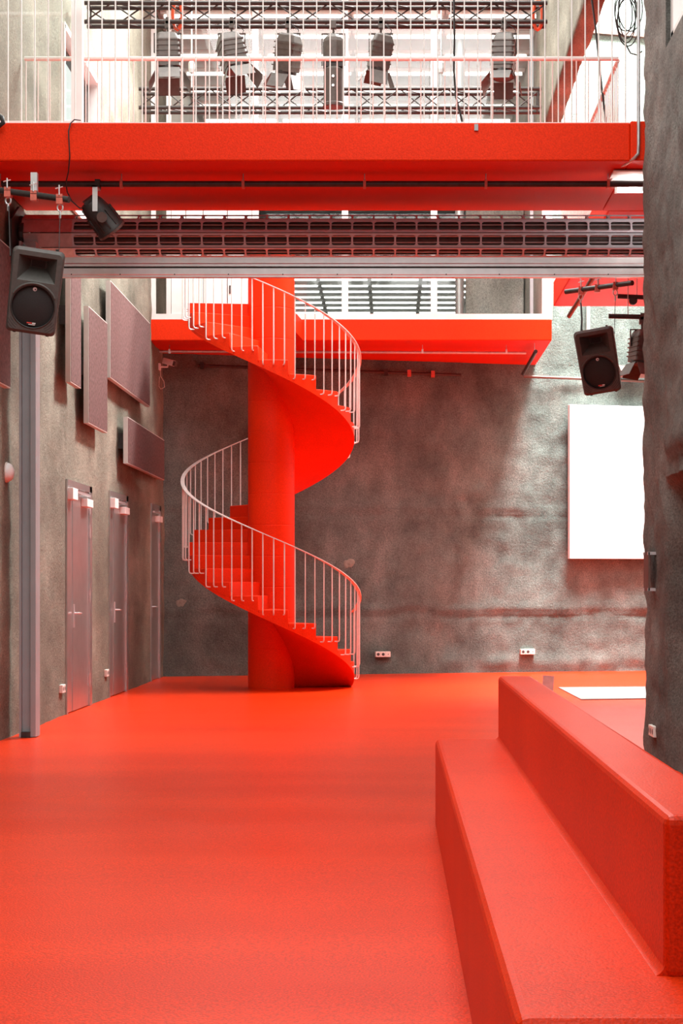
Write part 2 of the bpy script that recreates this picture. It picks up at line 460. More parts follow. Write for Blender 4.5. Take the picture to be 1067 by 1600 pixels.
# far side wall of the gallery bay, wall behind the camera, ceiling with roof lights
struct('wall_right_far', MB().box(6.4, 6.6, 14.3, 28.6, 0, 14.5), 'conc_light', 'pale concrete wall at the far side of the gallery bay')
struct('wall_right_return', MB().box(2.6, 6.5, 14.3, 14.5, 0, 10.2), 'conc', 'concrete wall closing the gallery bay towards the near hall')
fw = MB().box(-3.7, -3.0, -3.4, -3.2, 0, 10.2).box(1.6, 2.6, -3.4, -3.2, 0, 10.2).box(-3.0, 1.6, -3.4, -3.2, 0, .4).box(-3.0, 1.6, -3.4, -3.2, 7.5, 10.2)
struct('wall_front', fw, 'conc', 'concrete wall behind the viewer with a tall window opening')
cl = MB()
cl.box(-3.75, -3.0, -3.4, 24.7, 10.15, 10.35).box(1.8, 2.35, -3.4, 24.7, 10.15, 10.35)
cl.box(-3.0, 1.8, -3.4, .4, 10.15, 10.35).box(-3.0, 1.8, 12.6, 16.9, 10.15, 10.35).box(-3.0, 1.8, 23.6, 24.7, 10.15, 10.35)
cl.box(2.35, 6.6, 14.3, 22.0, 10.15, 10.35)
struct('ceiling', cl, 'plaster', 'white ceiling high above the hall with open roof lights')

# upper room behind the glazing
struct('wall_upper_room_left', MB().box(-3.75, -3.55, 26.5, 57, 5.0, 10.2), 'plaster', 'white wall on one side of the upper room')
rough('wall_upper_room_right', lin(25.0, 57, .3), lin(5.28, 10.0, .2), lambda u, v: (2.22, u, v), lambda u, v: (-1, 0, 0), 'conc_light',
      'pale concrete wall inside the upper room', (), .02, .008, 3.3)
struct('wall_upper_room_end', MB().box(-3.75, 2.4, 56.8, 57.0, 5.0, 10.2), 'plaster', 'white end wall of the upper room')
struct('floor_upper_room', MB().box(-3.75, 2.3, 26.0, 57, 5.287, 5.30), 'mat_grey', 'grey floor of the upper room')
struct('ceiling_upper_room', MB().box(-3.75, 2.36, 24.7, 57, 9.98, 10.2), 'ceiling_grey', 'pale grey ceiling of the upper room carrying rows of tubes')

# ================================================================== SPIRAL STAIRCASE
SX, SY = -1.645, 23.17
SR, CR, RISE = 1.13, .318, .1807
PH0, DPH = -25.5, 20.0
def ang(t): return R(PH0 + t * DPH)          # t in steps; clockwise seen from above, 0 = +X
def pol(r, t, z): a = ang(t); return (SX + r * math.cos(a), SY - r * math.sin(a), z)
st = root('spiral_staircase', (SX, SY, 0), 'red spiral staircase winding round a thick red column with pale steel railing', 'staircase')
NST = 28
colm = MB()
prof = []
zz = 0.0; joints = [.42 * k + .12 for k in range(1, 16)]
prof.append((CR, 0.0))
for j in joints:
    if j < 6.15: prof += [(CR, j - .008), (CR - .003, j - .003), (CR - .003, j + .003), (CR, j + .008)]
prof.append((CR, 6.22))
colm.lathe(prof, (SX, SY, 0), 'z', 48)
part('column', colm, 'red', st, smooth=16)
SEG = 4
def soffit(t): return RISE * t - .085
for k in range(1, NST + 1):
    b = MB(); top = k * RISE; rings = []
    for i in range(SEG + 1):
        t = k - 1 + i / SEG
        zb = max(0.0, soffit(t) + .02)
        if zb > top - .01: zb = top - .01
        rings.append([pol(CR - .02, t, zb), pol(SR, t, zb), pol(SR, t, top), pol(CR - .02, t, top)])
    b.loft(rings)
    o = part('step', b, 'red', st, smooth=25)
    bevel(o, .008, 1)
sf = MB(); rings = []
NS = 28 * 6
for i in range(NS + 1):
    t = .25 + (28.2 - .25) * i / NS
    z = max(0.0, soffit(t)); z2 = z + .045
    rings.append([pol(CR - .02, t, z), pol(SR * .66, t, z), pol(SR + .004, t, z), pol(SR + .004, t, z2), pol(CR - .02, t, z2)])
sf.loft(rings); part('soffit', sf, 'red', st, smooth=35)
# landing at the top, reaching across to the balcony
LZ = 29 * RISE
ld = MB()
poly = [pol(CR - .02, 28, 0)[:2], pol(SR, 28, 0)[:2]]
for i in range(1, 6): poly.append(pol(SR, 28 + i * .5, 0)[:2])
poly += [(poly[-1][0], 24.745), (SX + .36, 24.745), (SX + .25, SY + .15), (SX, SY)]
ld.prism(poly, LZ - .27, LZ); part('landing', ld, 'red', st)
# railing: three bent balusters to each step, flat handrail
BR = SR + .075
TB = []
for k in range(1, NST + 1):
    for q in (1 / 6, .5, 5 / 6): TB.append((k - 1 + q, k * RISE))
def rail_z(t): return RISE * t + 1.02
for (t, ztop) in TB:
    a = ang(t); zb = ztop - .055; zt = rail_z(t)
    h = zt - zb
    L0 = []
    # local frame: x axis radial outward
    L0 = [(-.085, 0, -.012), (-.03, 0, -.012), (-.008, 0, -.004), (0, 0, .02), (0, 0, h)]
    b = MB().tube(L0, .0085, 6)
    o = link('baluster', b.mesh('baluster', smooth=40), 'stair_rail', st, (BR * math.cos(a), -BR * math.sin(a), zb), (0, 0, -a))
hr = MB(); rings = []
def rail_ring(px, py, pz, a, w=.026, th=.006):
    c, s = math.cos(a), -math.sin(a)
    return [(px - c * w, py - s * w, pz - th), (px + c * w, py + s * w, pz - th), (px + c * w, py + s * w, pz + th), (px - c * w, py - s * w, pz + th)]
NR = 28 * 8
for i in range(NR + 1):
    t = .05 + (28.0 - .05) * i / NR
    x, y, z = pol(BR, t, rail_z(t)); rings.append(rail_ring(x, y, z, ang(t)))
for i in range(1, 9):
    t = 28 + i * .25; x, y, z = pol(BR, t, rail_z(28) + min(.12, .05 * i)); rings.append(rail_ring(x, y, z, ang(t)))
hr.loft(rings); part('handrail', hr, 'stair_rail', st, smooth=35)
lastp = rings[-1]
# straight rail along the landing to the balcony
ex = sum(p[0] for p in lastp) / 4; ey = sum(p[1] for p in lastp) / 4; ez = lastp[0][2]
part('handrail', MB().box(ex - .021, ex + .021, ey - .02, 24.70, ez, ez + .012), 'stair_rail', st)
for i in range(1, 6):
    t = 28 + i * .42 - .2; x, y, z = pol(BR, t, LZ - .055); a = ang(t); h = rail_z(28) + .12 - z
    b = MB().tube([(-.085, 0, -.012), (-.03, 0, -.012), (-.008, 0, -.004), (0, 0, .02), (0, 0, h)], .0085, 6)
    link('baluster', b.mesh('baluster', smooth=40), 'stair_rail', st, (x - SX, y - SY, z), (0, 0, -a))
for i in range(4):
    y = ey + .1 + i * .11
    if y > 24.68: break
    b = MB().tube([(.085, 0, -.012), (.03, 0, -.012), (.008, 0, -.004), (0, 0, .02), (0, 0, ez - LZ + .055)], .0085, 6)
    link('baluster', b.mesh('baluster', smooth=40), 'stair_rail', st, (ex - SX, y - SY, LZ - .055))

# ================================================================== RED SLABS
bs = MB(); BYF = 24.74; ST0, ST1 = 4.975, 5.285
bs.prism([(-3.56, BYF), (2.335, BYF), (2.335, back_y(2.335) + .1), (-3.56, back_y(-3.56) + .1)], ST0, ST1)
o = struct('balcony_slab', bs, 'red', bev=.012)
del o['kind']; tag(o, 'red balcony slab carrying the glazed upper room behind the spiral stair', 'balcony')
o = single('walkway_bridge', MB().box(-3.50, XR - .09, 14.3, 16.2, 4.972, 5.295), 'red', 'thick red walkway slab crossing the hall above the rolling shutter', 'walkway', bev=.012)
o2 = lpart('end_block', MB().box(XR - .089 - o.location.x, XR + .9 - o.location.x, 14.285 - o.location.y, 16.2 - o.location.y, .0, .333), 'red', o, bev=.01)
single('gallery_slab', MB().box(2.07, 6.4, 16.21, 21.72, 4.972, 5.285), 'red', 'red gallery slab beyond the walkway above the hanging speaker', 'balcony', bev=.012)

# ================================================================== RED BENCH
bn = root('concrete_bench', (.54, 6.7, 0), 'red coated concrete bench with seat ledge and backrest wall', 'bench')
sb = MB(); y0b, y1b = 3.50, 9.94
sb = MB().prism([(.255, -.03), (.95, -.03), (.95, .49), (.255, .49)], y0b, y1b, 'y')
o = part('seat', sb, 'red_bench', bn); bevel(o, .03, 3)
bb = MB().prism([(.623, .48), (.823, .48), (.823, .858), (.623, .858)], 3.87, y1b - .002, 'y')
o = part('backrest', bb, 'red_bench', bn); bevel(o, .022, 3)
part('cove', MB().prism([(.63, .488)] + [(.626 - .032 + .032 * math.sin(R(a_)), .488 + .034 - .034 * math.cos(R(a_))) for a_ in (90, 75, 60, 45, 30, 15, 0)], 3.88, y1b - .03, 'y'), 'red_bench', bn, smooth=40)

# ================================================================== RAILINGS OF WALKWAY AND GALLERY
def railing(name, p0, p1, zbase, label, top=6.40, sp=.1137, start=0.0, r=.0062, posts=()):
    p0 = Vector(p0); p1 = Vector(p1); d = (p1 - p0); L = d.length; d.normalize()
    rt = root(name, (p0.x, p0.y, zbase), label, 'railing')
    me = MB().tube([(0, 0, 0), (0, 0, top - zbase - .01)], r, 6).mesh('baluster', smooth=40)
    n = int((L - start) / sp)
    for i in range(n + 1):
        q = d * (start + i * sp)
        link('baluster', me, 'rail', rt, (q.x, q.y, 0))
    part('handrail', MB().tube([(p0.x, p0.y, top), (p1.x, p1.y, top)], .021, 10), 'rail', rt, smooth=40)
    part('bottom_rail', MB().obox(((p0.x + p1.x) / 2, (p0.y + p1.y) / 2, zbase + .008), (.04 if abs(d.y) > .5 else L, L if abs(d.y) > .5 else .04, .014), (0, 0, 0)), 'rail', rt)
    return rt
# phases read off the photograph: one front baluster at px 222.2, one rear at px 227.6
railing('walkway_railing', (-3.49, 14.37), (2.08, 14.37), 5.296, 'white baluster railing along the front edge of the red walkway',
        start=(((222.2 - VX) * 14.37 / F) + 3.49) % .1137)
railing('walkway_railing', (-3.49, 16.12), (2.155, 16.12), 5.296, 'white baluster railing along the rear edge of the red walkway',
        start=(((227.6 - VX) * 16.12 / F) + 3.49) % .1137)
railing('gallery_railing', (2.155, 16.18), (2.155, 21.6), 5.286, 'white baluster railing running along the edge of the gallery slab')

# glass screen on the walkway
gs = root('glass_screen', (-3.05, 14.62, 5.296), 'white framed glass screen standing on the walkway against the left wall', 'glass screen')
part('post', MB().box(at(112, 0, 14.6).x, at(129, 0, 14.6).x, 14.58, 14.66, 5.297, 7.6), 'frame_white', gs)
part('bottom_rail', MB().box(-3.48, at(112, 0, 14.6).x, 14.59, 14.65, 5.297, 5.39), 'frame_white', gs)
part('post', MB().box(-3.49, -3.42, 14.59, 14.65, 5.297, 7.6), 'frame_white', gs)
part('pane', MB().box(-3.42, at(112, 0, 14.6).x, 14.615, 14.625, 5.39, 7.6), 'glass_screen', gs)

# ================================================================== ROLLING SHUTTER
sh = root('rolling_shutter', (0, 15.85, 4.2), 'rolled-up slotted steel roller shutter with bright bottom rails under the walkway', 'shutter')
BY, BZ, BRD = 15.85, H + 547 * 15.85 / F, .186
X0, X1 = at(118, 0, 15.85).x, 2.75
pitch = .1985
nsl = int((X1 - X0) / pitch)
def facet_mat(a):
    return Matrix.Translation((0, BY, BZ)) @ Matrix.Rotation(a, 4, 'X')
hw = BRD * math.tan(R(20)) - .004
sl = MB()                                   # one slat: long bars, webs, chamfered slot corners
sl.box(X0, X0 + nsl * pitch + .015, -BRD - .004, -BRD + .003, hw - .017, hw)
sl.box(X0, X0 + nsl * pitch + .015, -BRD - .004, -BRD + .003, -hw, -hw + .017)
for i in range(nsl + 1):
    x = X0 + i * pitch
    sl.box(x, x + .016, -BRD - .004, -BRD + .003, -hw + .017, hw - .017)
    for sx, q in ((x, -1), (x + .016, 1)):
        for sz in (-1, 1):
            zc = sz * (hw - .017)
            sl.prism([(sx, zc), (sx + q * .02, zc), (sx + q * .006, zc - sz * .006), (sx, zc - sz * .02)], -BRD - .004, -BRD + .003, 'y')
slm = sl.mesh('slat')
cap = MB().box(at(40, 0, 15.85).x, X0, -BRD - .005, -BRD + .004, -hw, hw).mesh('end_plate')
ctr = Vector((0, BY, BZ)) - Vector((0, 15.85, 4.2))
for k in range(9):
    a = R(-19 + 40 * k)
    link('slat', slm, 'slat', sh, ctr, (a, 0, 0))
    link('end_plate', cap, 'galv', sh, ctr, (a, 0, 0))
rl = []
for k in range(45):                        # rolled-up layers inside
    a = 2 * PI * k / 45
    r_ = .158 if k % 3 else .146
    rl.append((BY + r_ * math.cos(a), BZ + r_ * math.sin(a)))
part('inner_roll', MB().prism(rl, X0 - .3, X1, 'x'), 'dark_steel', sh)
for k in range(18):
    a = 2 * PI * (k + .5) / 18; y = BY + .162 * math.cos(a); z = BZ + .162 * math.sin(a)
    part('inner_bar', MB().tube([(X0 - .2, y, z), (X1, y, z)], .007, 5), 'galv', sh)
part('drum_end', MB().lathe([(.20, at(31, 0, 15.85).x), (.20, at(40, 0, 15.85).x - .005)], (0, BY, BZ), 'x', 9), 'dark_steel', sh)
part('bracket', MB().prism([(BY - .42, BZ - .33), (BY + .25, BZ - .33), (BY + .25, BZ + .25), (BY - .1, BZ + .26), (BY - .42, BZ + .08)], -3.475, -3.455, 'x'), 'black', sh)
part('motor', MB().lathe([(.09, -3.455), (.11, -3.43), (.11, -3.40)], (0, BY - .12, BZ), 'x', 14), 'black', sh)
RYB = 15.62
def rz(py): return H + (VY - py) * RYB / F
rx0 = -3.32
p = part('bottom_rail', MB().prism([(RYB, rz(402)), (RYB + .05, rz(402)), (RYB + .05, rz(416.5)), (RYB - .012, rz(416.5)), (RYB - .012, rz(413)), (RYB, rz(411))], rx0, X1, 'x'), 'alu', sh)
p = part('bottom_rail', MB().prism([(RYB - .01, rz(419.5)), (RYB + .06, rz(419.5)), (RYB + .06, rz(433)), (RYB - .004, rz(433)), (RYB - .004, rz(430)), (RYB - .01, rz(429))], rx0, X1, 'x'), 'alu', sh)
scm = MB().lathe([(.006, 0), (.006, .004)], (0, -.004, 0), 'y', 8).mesh('screw')
for px in (112, 188, 273, 357, 442, 527, 612, 697, 780, 866, 950):
    v = at(px, 429, RYB); link('screw', scm, 'dark_steel', p, (v.x - wpos(p).x, RYB - .009 - wpos(p).y, v.z - wpos(p).z))
part('gasket', MB().box(rx0, X1, RYB + .005, RYB + .04, rz(419.6), rz(416.4)), 'dark_steel', sh)
gp = root('shutter_guide_post', (at(43, 0, 15.56).x, 15.6, 0), 'grey steel guide channel standing against the left wall below the speaker', 'post')
g0, g1, g2 = at(30.5, 0, 15.56).x, at(48, 0, 15.56).x, at(56, 0, 15.56).x
part('web', MB().box(g0 + .01, g1 + .01, 15.60, 15.64, 0, 4.55), 'grey_steel', gp)
part('flange', MB().box(g0, g0 + .02, 15.54, 15.72, 0, 4.55), 'grey_steel', gp)
part('flange', MB().box(g1, g2, 15.55, 15.74, .005, 4.55), 'grey_steel', gp)
part('foot_bracket', MB().box(g0 + .02, g1, 15.53, 15.60, 0, .05), 'dark_steel', gp)

# ================================================================== GLAZING OVER THE BACK BALCONY
gz = sroot('window_3', 'white framed glazing of the upper room standing on the balcony edge')
GY = BYF + .05
def gx(px): return at(px, 0, GY).x
def gbox(name, x0, x1, z0, z1, d=.07, mat='frame_white'): return struct(name, MB().box(x0, x1, GY - .01, GY + d, z0, z1), mat, parent=gz)
gbox('bottom_frame', gx(236), gx(863), ST1, ST1 + .085)
gbox('transom', gx(236), gx(863), 7.75, 7.83)
for a_, b_ in ((236, 243), (260, 267), (394, 404), (534, 544), (673, 683), (847, 863)):
    gbox('mullion', gx(a_), gx(b_), ST1 + .085, 9.98)
gbox('sash', gx(828), gx(833), ST1 + .085, 9.98, .09, 'grey_steel')
edges = [243, 267, 394, 404, 534, 544, 673, 683, 847]
for a_, b_ in ((243, 260), (404, 534), (544, 673), (683, 847), (267, 394)):
    for z0, z1 in ((ST1 + .085, 7.75), (7.83, 9.98)):
        if (a_, b_) == (267, 394) and z0 < 7: continue
        struct('pane', MB().box(gx(a_), gx(b_), GY + .02, GY + .03, z0, z1), 'glass', parent=gz)
dr = sroot('door_4', 'white panelled doors at the head of the spiral stair')
xd = [gx(p) for p in (267, 290, 317, 355, 394)]
for i in range(4):
    struct('leaf', MB().box(xd[i] + .006, xd[i + 1] - .006, GY + .0, GY + .05, ST1 + .02, 7.70), 'white', parent=dr, bev=.004)
struct('lock_plate', MB().box(gx(358), gx(360.5), GY - .015, GY, ST1 + .38, ST1 + .50), 'dark_steel', parent=dr)
# inside the upper room
ir = root('steel_column', (1.0, 26.6, 5.27), 'round grey steel column inside the upper room', 'column')
v = at(718, 0, 26.6)
part('shaft', MB().lathe([(.07, 5.27), (.07, 9.97)], (v.x, 26.6, 0), 'z', 20), 'galv', ir, smooth=40)
part('base_plate', MB().box(v.x - .12, v.x + .12, 26.48, 26.72, 5.26, 5.28), 'galv', ir)
struct('wall_upper_room_partition', MB().box(at(728, 0, 28.3).x, 2.2, 28.3, 28.45, 5.27, 8.3), 'conc_light', 'pale concrete partition inside the upper room')

# ================================================================== FLUORESCENT BATTENS
def batten(L=1.4):
    rt = bpy.data.objects.new('fluorescent_light', None); COL.objects.link(rt); rt.empty_display_size = .1
    lpart('housing', MB().prism([(-.055, 0), (.055, 0), (.055, -.04), (.03, -.06), (-.03, -.06), (-.055, -.04)], -L / 2, L / 2, 'x'), 'white', rt)
    lpart('tube', MB().tube([(-L / 2 + .05, 0, -.085), (L / 2 - .05, 0, -.085)], .022, 8), 'tube', rt, smooth=60)
    for s_ in (-1, 1):
        lpart('lamp_holder', MB().box(s_ * (L / 2 - .04) - .012, s_ * (L / 2 - .04) + .012, -.02, .02, -.11, -.06), 'white', rt)
    return rt
b0 = batten()
ORD = ['first', 'second', 'third', 'fourth', 'fifth', 'sixth', 'seventh', 'eighth', 'ninth']
first = True
for i in list(range(0, 8)) + list(range(22, 31)):
    for j in range(4):
        o = b0 if first else copy_tree(b0); first = False
        o.location = (-2.75 + j * 1.42, 25.33 + i * .945, 9.98)
        rw = ('%s row behind the upper glazing' % ORD[i]) if i < 8 else ('%s far row seen low through the glazing' % ORD[i - 22])
        tag(o, 'fluorescent batten, %s from the left, in the %s' % (ORD[j], rw), 'ceiling light', 'fluorescent battens in the upper room')
# one batten at the end of the walkway soffit
sl_ = batten(1.3)
sl_.location = (at(955, 0, 14.95).x + .65, 14.95, 4.96); tag(sl_, 'lit fluorescent batten below the end of the red walkway beside the concrete wall', 'ceiling light')
lpart('lit_soffit_plate', MB().prism([(-.38, 0), (-.06, 0), (-.06, -.012), (-.38, -.012)], -.68, .9, 'x'), 'white', sl_)  # added white plate standing in for the soffit blown out by the lamp

for dx in (-.45, -.15, .15, .45):
    pl = bpy.data.lights.new('tube_glow', 'POINT'); pl.energy = 5; pl.shadow_soft_size = .03; pl.color = (1, .97, .92)
    po = bpy.data.objects.new('tube_glow', pl); COL.objects.link(po); po.parent = sl_; po.location = (dx, -.03, -.13)
# ================================================================== WALL PANELS (acoustic)
XF = -3.38
def panel(px0, px1, z0, z1, label):
    ya, yb = F * -XF / (VX - px0), F * -XF / (VX - px1)
    rt = root('acoustic_panel', (XF, (ya + yb) / 2, z0), label, 'wall panel', 'mauve acoustic panels on the left wall')
    part('frame', MB().box(XF - .06, XF - .004, ya, yb, z0, z1), 'panel_edge', rt)
    part('felt_face', MB().box(XF - .01, XF, ya + .012, yb - .012, z0 + .012, z1 - .012), 'felt', rt)
    for y in (ya + .15, yb - .15):
        part('spacer', MB().box(XL - .03, XF - .06, y - .03, y + .03, (z0 + z1) / 2 - .1, (z0 + z1) / 2 + .1), 'dark_steel', rt)
def hz(px, py): return H + (VY - py) * (F * -XF / (VX - px)) / F
panel(-60, 17, hz(17, 607), hz(17, 388), 'mauve acoustic panel hanging behind the black speaker on the left wall')
panel(111, 127, hz(111, 597), hz(111, 380), 'narrowest mauve acoustic panel, beside the steel guide post')
panel(139, 168, hz(139, 661), hz(139, 478), 'tall narrow mauve acoustic panel above the space between the first two doors')
panel(173, 234.5, hz(173, 590), hz(173, 438), 'largest mauve acoustic panel, reaching up to the red balcony corner')
panel(200, 257, hz(200, 724), hz(200, 651), 'small landscape mauve acoustic panel hanging lowest, above the farthest doors')

# ================================================================== DOORS IN THE LEFT WALL
LAB = ['brushed steel door nearest the grey guide post', 'middle brushed steel door in the left wall', 'farthest brushed steel door next to the back corner']
for n, ((ya, yb), zt) in enumerate(zip(DOORS, DTOP)):
    d = sroot('door_%d' % (n + 1), LAB[n])
    xw = XL
    fr = MB().box(xw - .14, xw + .022, yb - .14, yb, 0, zt).box(xw - .14, xw + .018, ya - .02, ya + .035, 0, zt).box(xw - .14, xw + .022, ya, yb, zt - .07, zt)
    struct('door_frame', fr, 'steel_door' if n != 9 else 'galv', parent=d)
    struct('rebate', MB().box(xw - .145, xw - .13, ya, yb, 0, zt), 'dark_steel', parent=d)
    ysp = ya + .035 if n == 2 else ya + (yb - ya) * .245
    if n < 2: struct('fixed_leaf', MB().box(xw - .04, xw - .002, ya + .035, ysp - .006, .012, zt - .07), 'steel_door', parent=d)
    lf = struct('leaf', MB().box(xw - .04, xw + .004, ysp + .006, yb - .145, .012, zt - .07), 'steel_door', parent=d)
    for hzv in (.30, 1.28, 2.02, 2.30):
        hg = MB().tube([(xw + .012, yb - .135, hzv - .08), (xw + .012, yb - .135, hzv + .08)], .014, 8).box(xw + .003, xw + .008, yb - .19, yb - .08, hzv - .07, hzv + .07)
        struct('hinge', hg, 'galv', parent=d)
    hy = ysp + .06
    hp = struct('handle_plate', MB().box(xw + .004, xw + .016, hy - .02, hy + .02, .93, 1.19), 'alu', parent=d)
    struct('lever', MB().tube([(xw + .01, hy, 1.09), (xw + .06, hy, 1.09), (xw + .066, hy + .012, 1.09), (xw + .066, hy + .13, 1.085)], .010, 8), 'alu', parent=hp)
    cz = zt - .20
    cl1 = struct('door_closer', MB().box(xw + .004, xw + .075, yb - .60 if n < 2 else yb - .55, yb - .22, cz - .055, cz + .035), 'white', parent=d, bev=.004)
    struct('closer_arm', MB().box(xw + .02, xw + .05, ya + .1, yb - .25, zt - .13, zt - .105), 'alu', parent=cl1)
    if n < 2: struct('door_selector', MB().box(xw + .004, xw + .075, ya + .02, ya + .30, zt - .215, zt - .09), 'white', parent=d, bev=.004)

# ================================================================== BENT THINGS: SPEAKERS
def rrect(w, h, r, n=5, wb=None, crown=0.0):
    """rounded outline in x,z, bottom width wb, slightly crowned top"""
    wb = wb or w; pts = []
    for cx, cz, a0 in ((w / 2 - r, h / 2 - r, 0), (-(w / 2 - r), h / 2 - r, 90), (-(wb / 2 - r), -(h / 2 - r), 180), (wb / 2 - r, -(h / 2 - r), 270)):
        for i in range(n + 1):
            a = R(a0 + 90 * i / n); pts.append((cx + r * math.cos(a), cz + r * math.sin(a)))
    out = []
    for x, z in pts:
        if z > 0 and crown: z += crown * (1 - (2 * x / w) ** 2)
        out.append((x, z))
    return out

def boolean_diff(body, cutters):
    tmp = []
    for c in cutters:
        o = bpy.data.objects.new('cut', c); COL.objects.link(o); tmp.append(o)
        m = body.modifiers.new('b', 'BOOLEAN'); m.object = o; m.operation = 'DIFFERENCE'; m.solver = 'EXACT'
        o.matrix_world = Matrix.Identity(4)
    mw = body.matrix_basis.copy(); par = body.parent
    body.parent = None; body.matrix_basis = Matrix.Identity(4)
    bpy.context.view_layer.update()
    ev = body.evaluated_get(bpy.context.evaluated_depsgraph_get())
    me = bpy.data.meshes.new_from_object(ev); body.modifiers.clear(); body.data = me
    for o in tmp: bpy.data.objects.remove(o)
    body.parent = par; body.matrix_basis = mw
    return body

def make_speaker(loc, rot, label):
    rt = root('loudspeaker', loc, label, 'speaker', None, rot)
    W, HH = .405, .66
    sec = [(-.17, .93, .93), (-.155, 1.0, 1.0), (.0, .98, .985), (.17, .62, .93), (.18, .56, .88)]
    rings = []
    for y, kx, kz in sec:
        rings.append([(x * kx, y, z * kz) for x, z in rrect(W, HH, .035, 5, W * .95, .022)])
    me = MB().loft(rings).mesh('cabinet', smooth=30)
    body = link('cabinet', me, 'speaker', rt)
    horn = MB().add([(-.165, -.2, .06), (.165, -.2, .06), (.165, -.2, .285), (-.165, -.2, .285),
                     (-.06, -.02, .185), (.06, -.02, .185), (.06, -.02, .24), (-.06, -.02, .24)],
                    [(0, 1, 2, 3), (7, 6, 5, 4), (0, 4, 5, 1), (1, 5, 6, 2), (2, 6, 7, 3), (3, 7, 4, 0)]).mesh('c')
    woof = MB().lathe([(.168, -.25), (.168, -.135)], (0, 0, -.115), 'y', 40).mesh('c')
    boolean_diff(body, [horn, woof])
    for p in body.data.polygons: p.use_smooth = False
    lpart('horn_throat', MB().box(-.055, .055, -.024, -.018, .188, .238), 'grille', rt)
    lpart('grille', MB().lathe([(.164, -.136), (.164, -.146), (.12, -.158), (.0005, -.163)], (0, 0, -.115), 'y', 40), 'grille', rt, smooth=40)
    tr = [(.170 * math.cos(2 * PI * i / 48), -.170, -.115 + .170 * math.sin(2 * PI * i / 48)) for i in range(49)]
    lpart('grille_ring', MB().tube(tr, .006, 8), 'black', rt, smooth=60)
    # arched lip over the woofer
    pr = []
    for i in range(17):
        a = R(28 + 124 * i / 16); pr.append((.182 * math.cos(a), -.172, -.115 + .182 * math.sin(a)))
    lpart('arched_lip', MB().tube(pr, .010, 8), 'speaker', rt, smooth=60)
    for s_ in (-1, 1):
        for q in range(3):
            r_ = .192 + q * .018; pts = []
            for i in range(9):
                a = R(-90 + s_ * (32 + 26 * i / 8)); x = r_ * math.cos(a); z = -.115 + r_ * math.sin(a)
                if abs(x) < .185 and z > -.315: pts.append((x, -.168, z))
            if len(pts) > 1: lpart('vent_rib', MB().tube(pts, .0035, 6), 'black', rt)
        lpart('foot', MB().lathe([(.014, -.345), (.014, -.325)], (s_ * .13, -.05, 0), 'z', 10), 'black', rt)
        lpart('rigging_point', MB().lathe([(.012, .322), (.012, .345)], (s_ * .13, .02, 0), 'z', 10), 'black', rt)
    e = lpart('emblem', MB().lathe([(.016, -.160), (.016, -.150)], (.0, 0, .022), 'y', 16), 'galv', rt)
    lpart('emblem_figure', MB().lathe([(.006, -.163), (.006, -.159)], (.004, 0, .020), 'y', 10), 'black', e)
    bdg = lpart('badge', MB().box(-.035, .035, -.162, -.154, -.262, -.240), 'black', rt)
    lpart('lettering', MB().box(-.034, .006, -.1635, -.161, -.250, -.241), 'logo_red', bdg)
    lpart('lettering', MB().box(.008, .034, -.1635, -.161, -.250, -.241), 'white', bdg)
    lpart('lettering', MB().box(-.020, .030, -.1635, -.161, -.260, -.255), 'white', bdg)
    lpart('side_handle', MB().box(-.205, -.185, -.06, .05, -.02, .06), 'black', rt)
    return rt
v = at(56, 454, 13.55)
make_speaker((v.x, v.y, v.z), (R(14), R(7), R(10)), 'black loudspeaker hanging on wires beside the left concrete wall')
v = at(936, 563, 17.6)
make_speaker((v.x, v.y, v.z), (R(12), R(-8), R(-14)), 'black loudspeaker hanging under the red gallery near the white panel')

# ================================================================== PIPES, CLAMPS, WIRES
def pipe(name, a, b, r, mat, label, cat='pipe', n=10):
    return single(name, MB().tube([a, b], r, n), mat, label, cat, smooth=50)
PY = 14.75; PZ = H + (VY - 287.5) * PY / F
wp = root('lighting_pipe', (0, PY, PZ), 'dark horizontal lighting pipe hung below the red walkway', 'pipe')
part('tube', MB().tube([(-3.48, PY, PZ), (2.6, PY, PZ)], .027, 12), 'dark_steel', wp, smooth=50)
for px in (0.5, 190, 380, 569.5, 759, 950):
    x = at(px, 0, PY).x
    hg = part('hanger', MB().tube([(x, PY, PZ + .02), (x, PY, 4.985)], .005, 6), 'galv', wp)
    part('hanger_clip', MB().box(x - .012, x + .012, PY - .034, PY + .034, PZ - .036, PZ + .034), 'clamp_red', hg)

def clamp(parent, c, col='clamp_red', chain=True):
    """pipe clamp with wing bolt and shackle"""
    x, y, z = c
    k = part('clamp', MB().box(x - .026, x + .026, y - .036, y + .036, z - .05, z + .005).box(x - .026, x + .026, y - .036, y - .028, z, z + .03).box(x - .026, x + .026, y + .028, y + .036, z, z + .03), col, parent)
    part('wing_bolt', MB().tube([(x, y - .04, z + .02), (x, y - .04, z + .10)], .006, 6).tube([(x - .03, y - .04, z + .07), (x + .03, y - .04, z + .085)], .005, 6), 'alu', k)
    if chain:
        tr = [(x + .022 * math.cos(2 * PI * i / 16), y, z - .075 + .03 * math.sin(2 * PI * i / 16)) for i in range(17)]
        part('shackle', MB().tube(tr, .007, 6).tube([(x, y, z - .10), (x, y, z - .16)], .009, 6), 'alu', k)
    return k
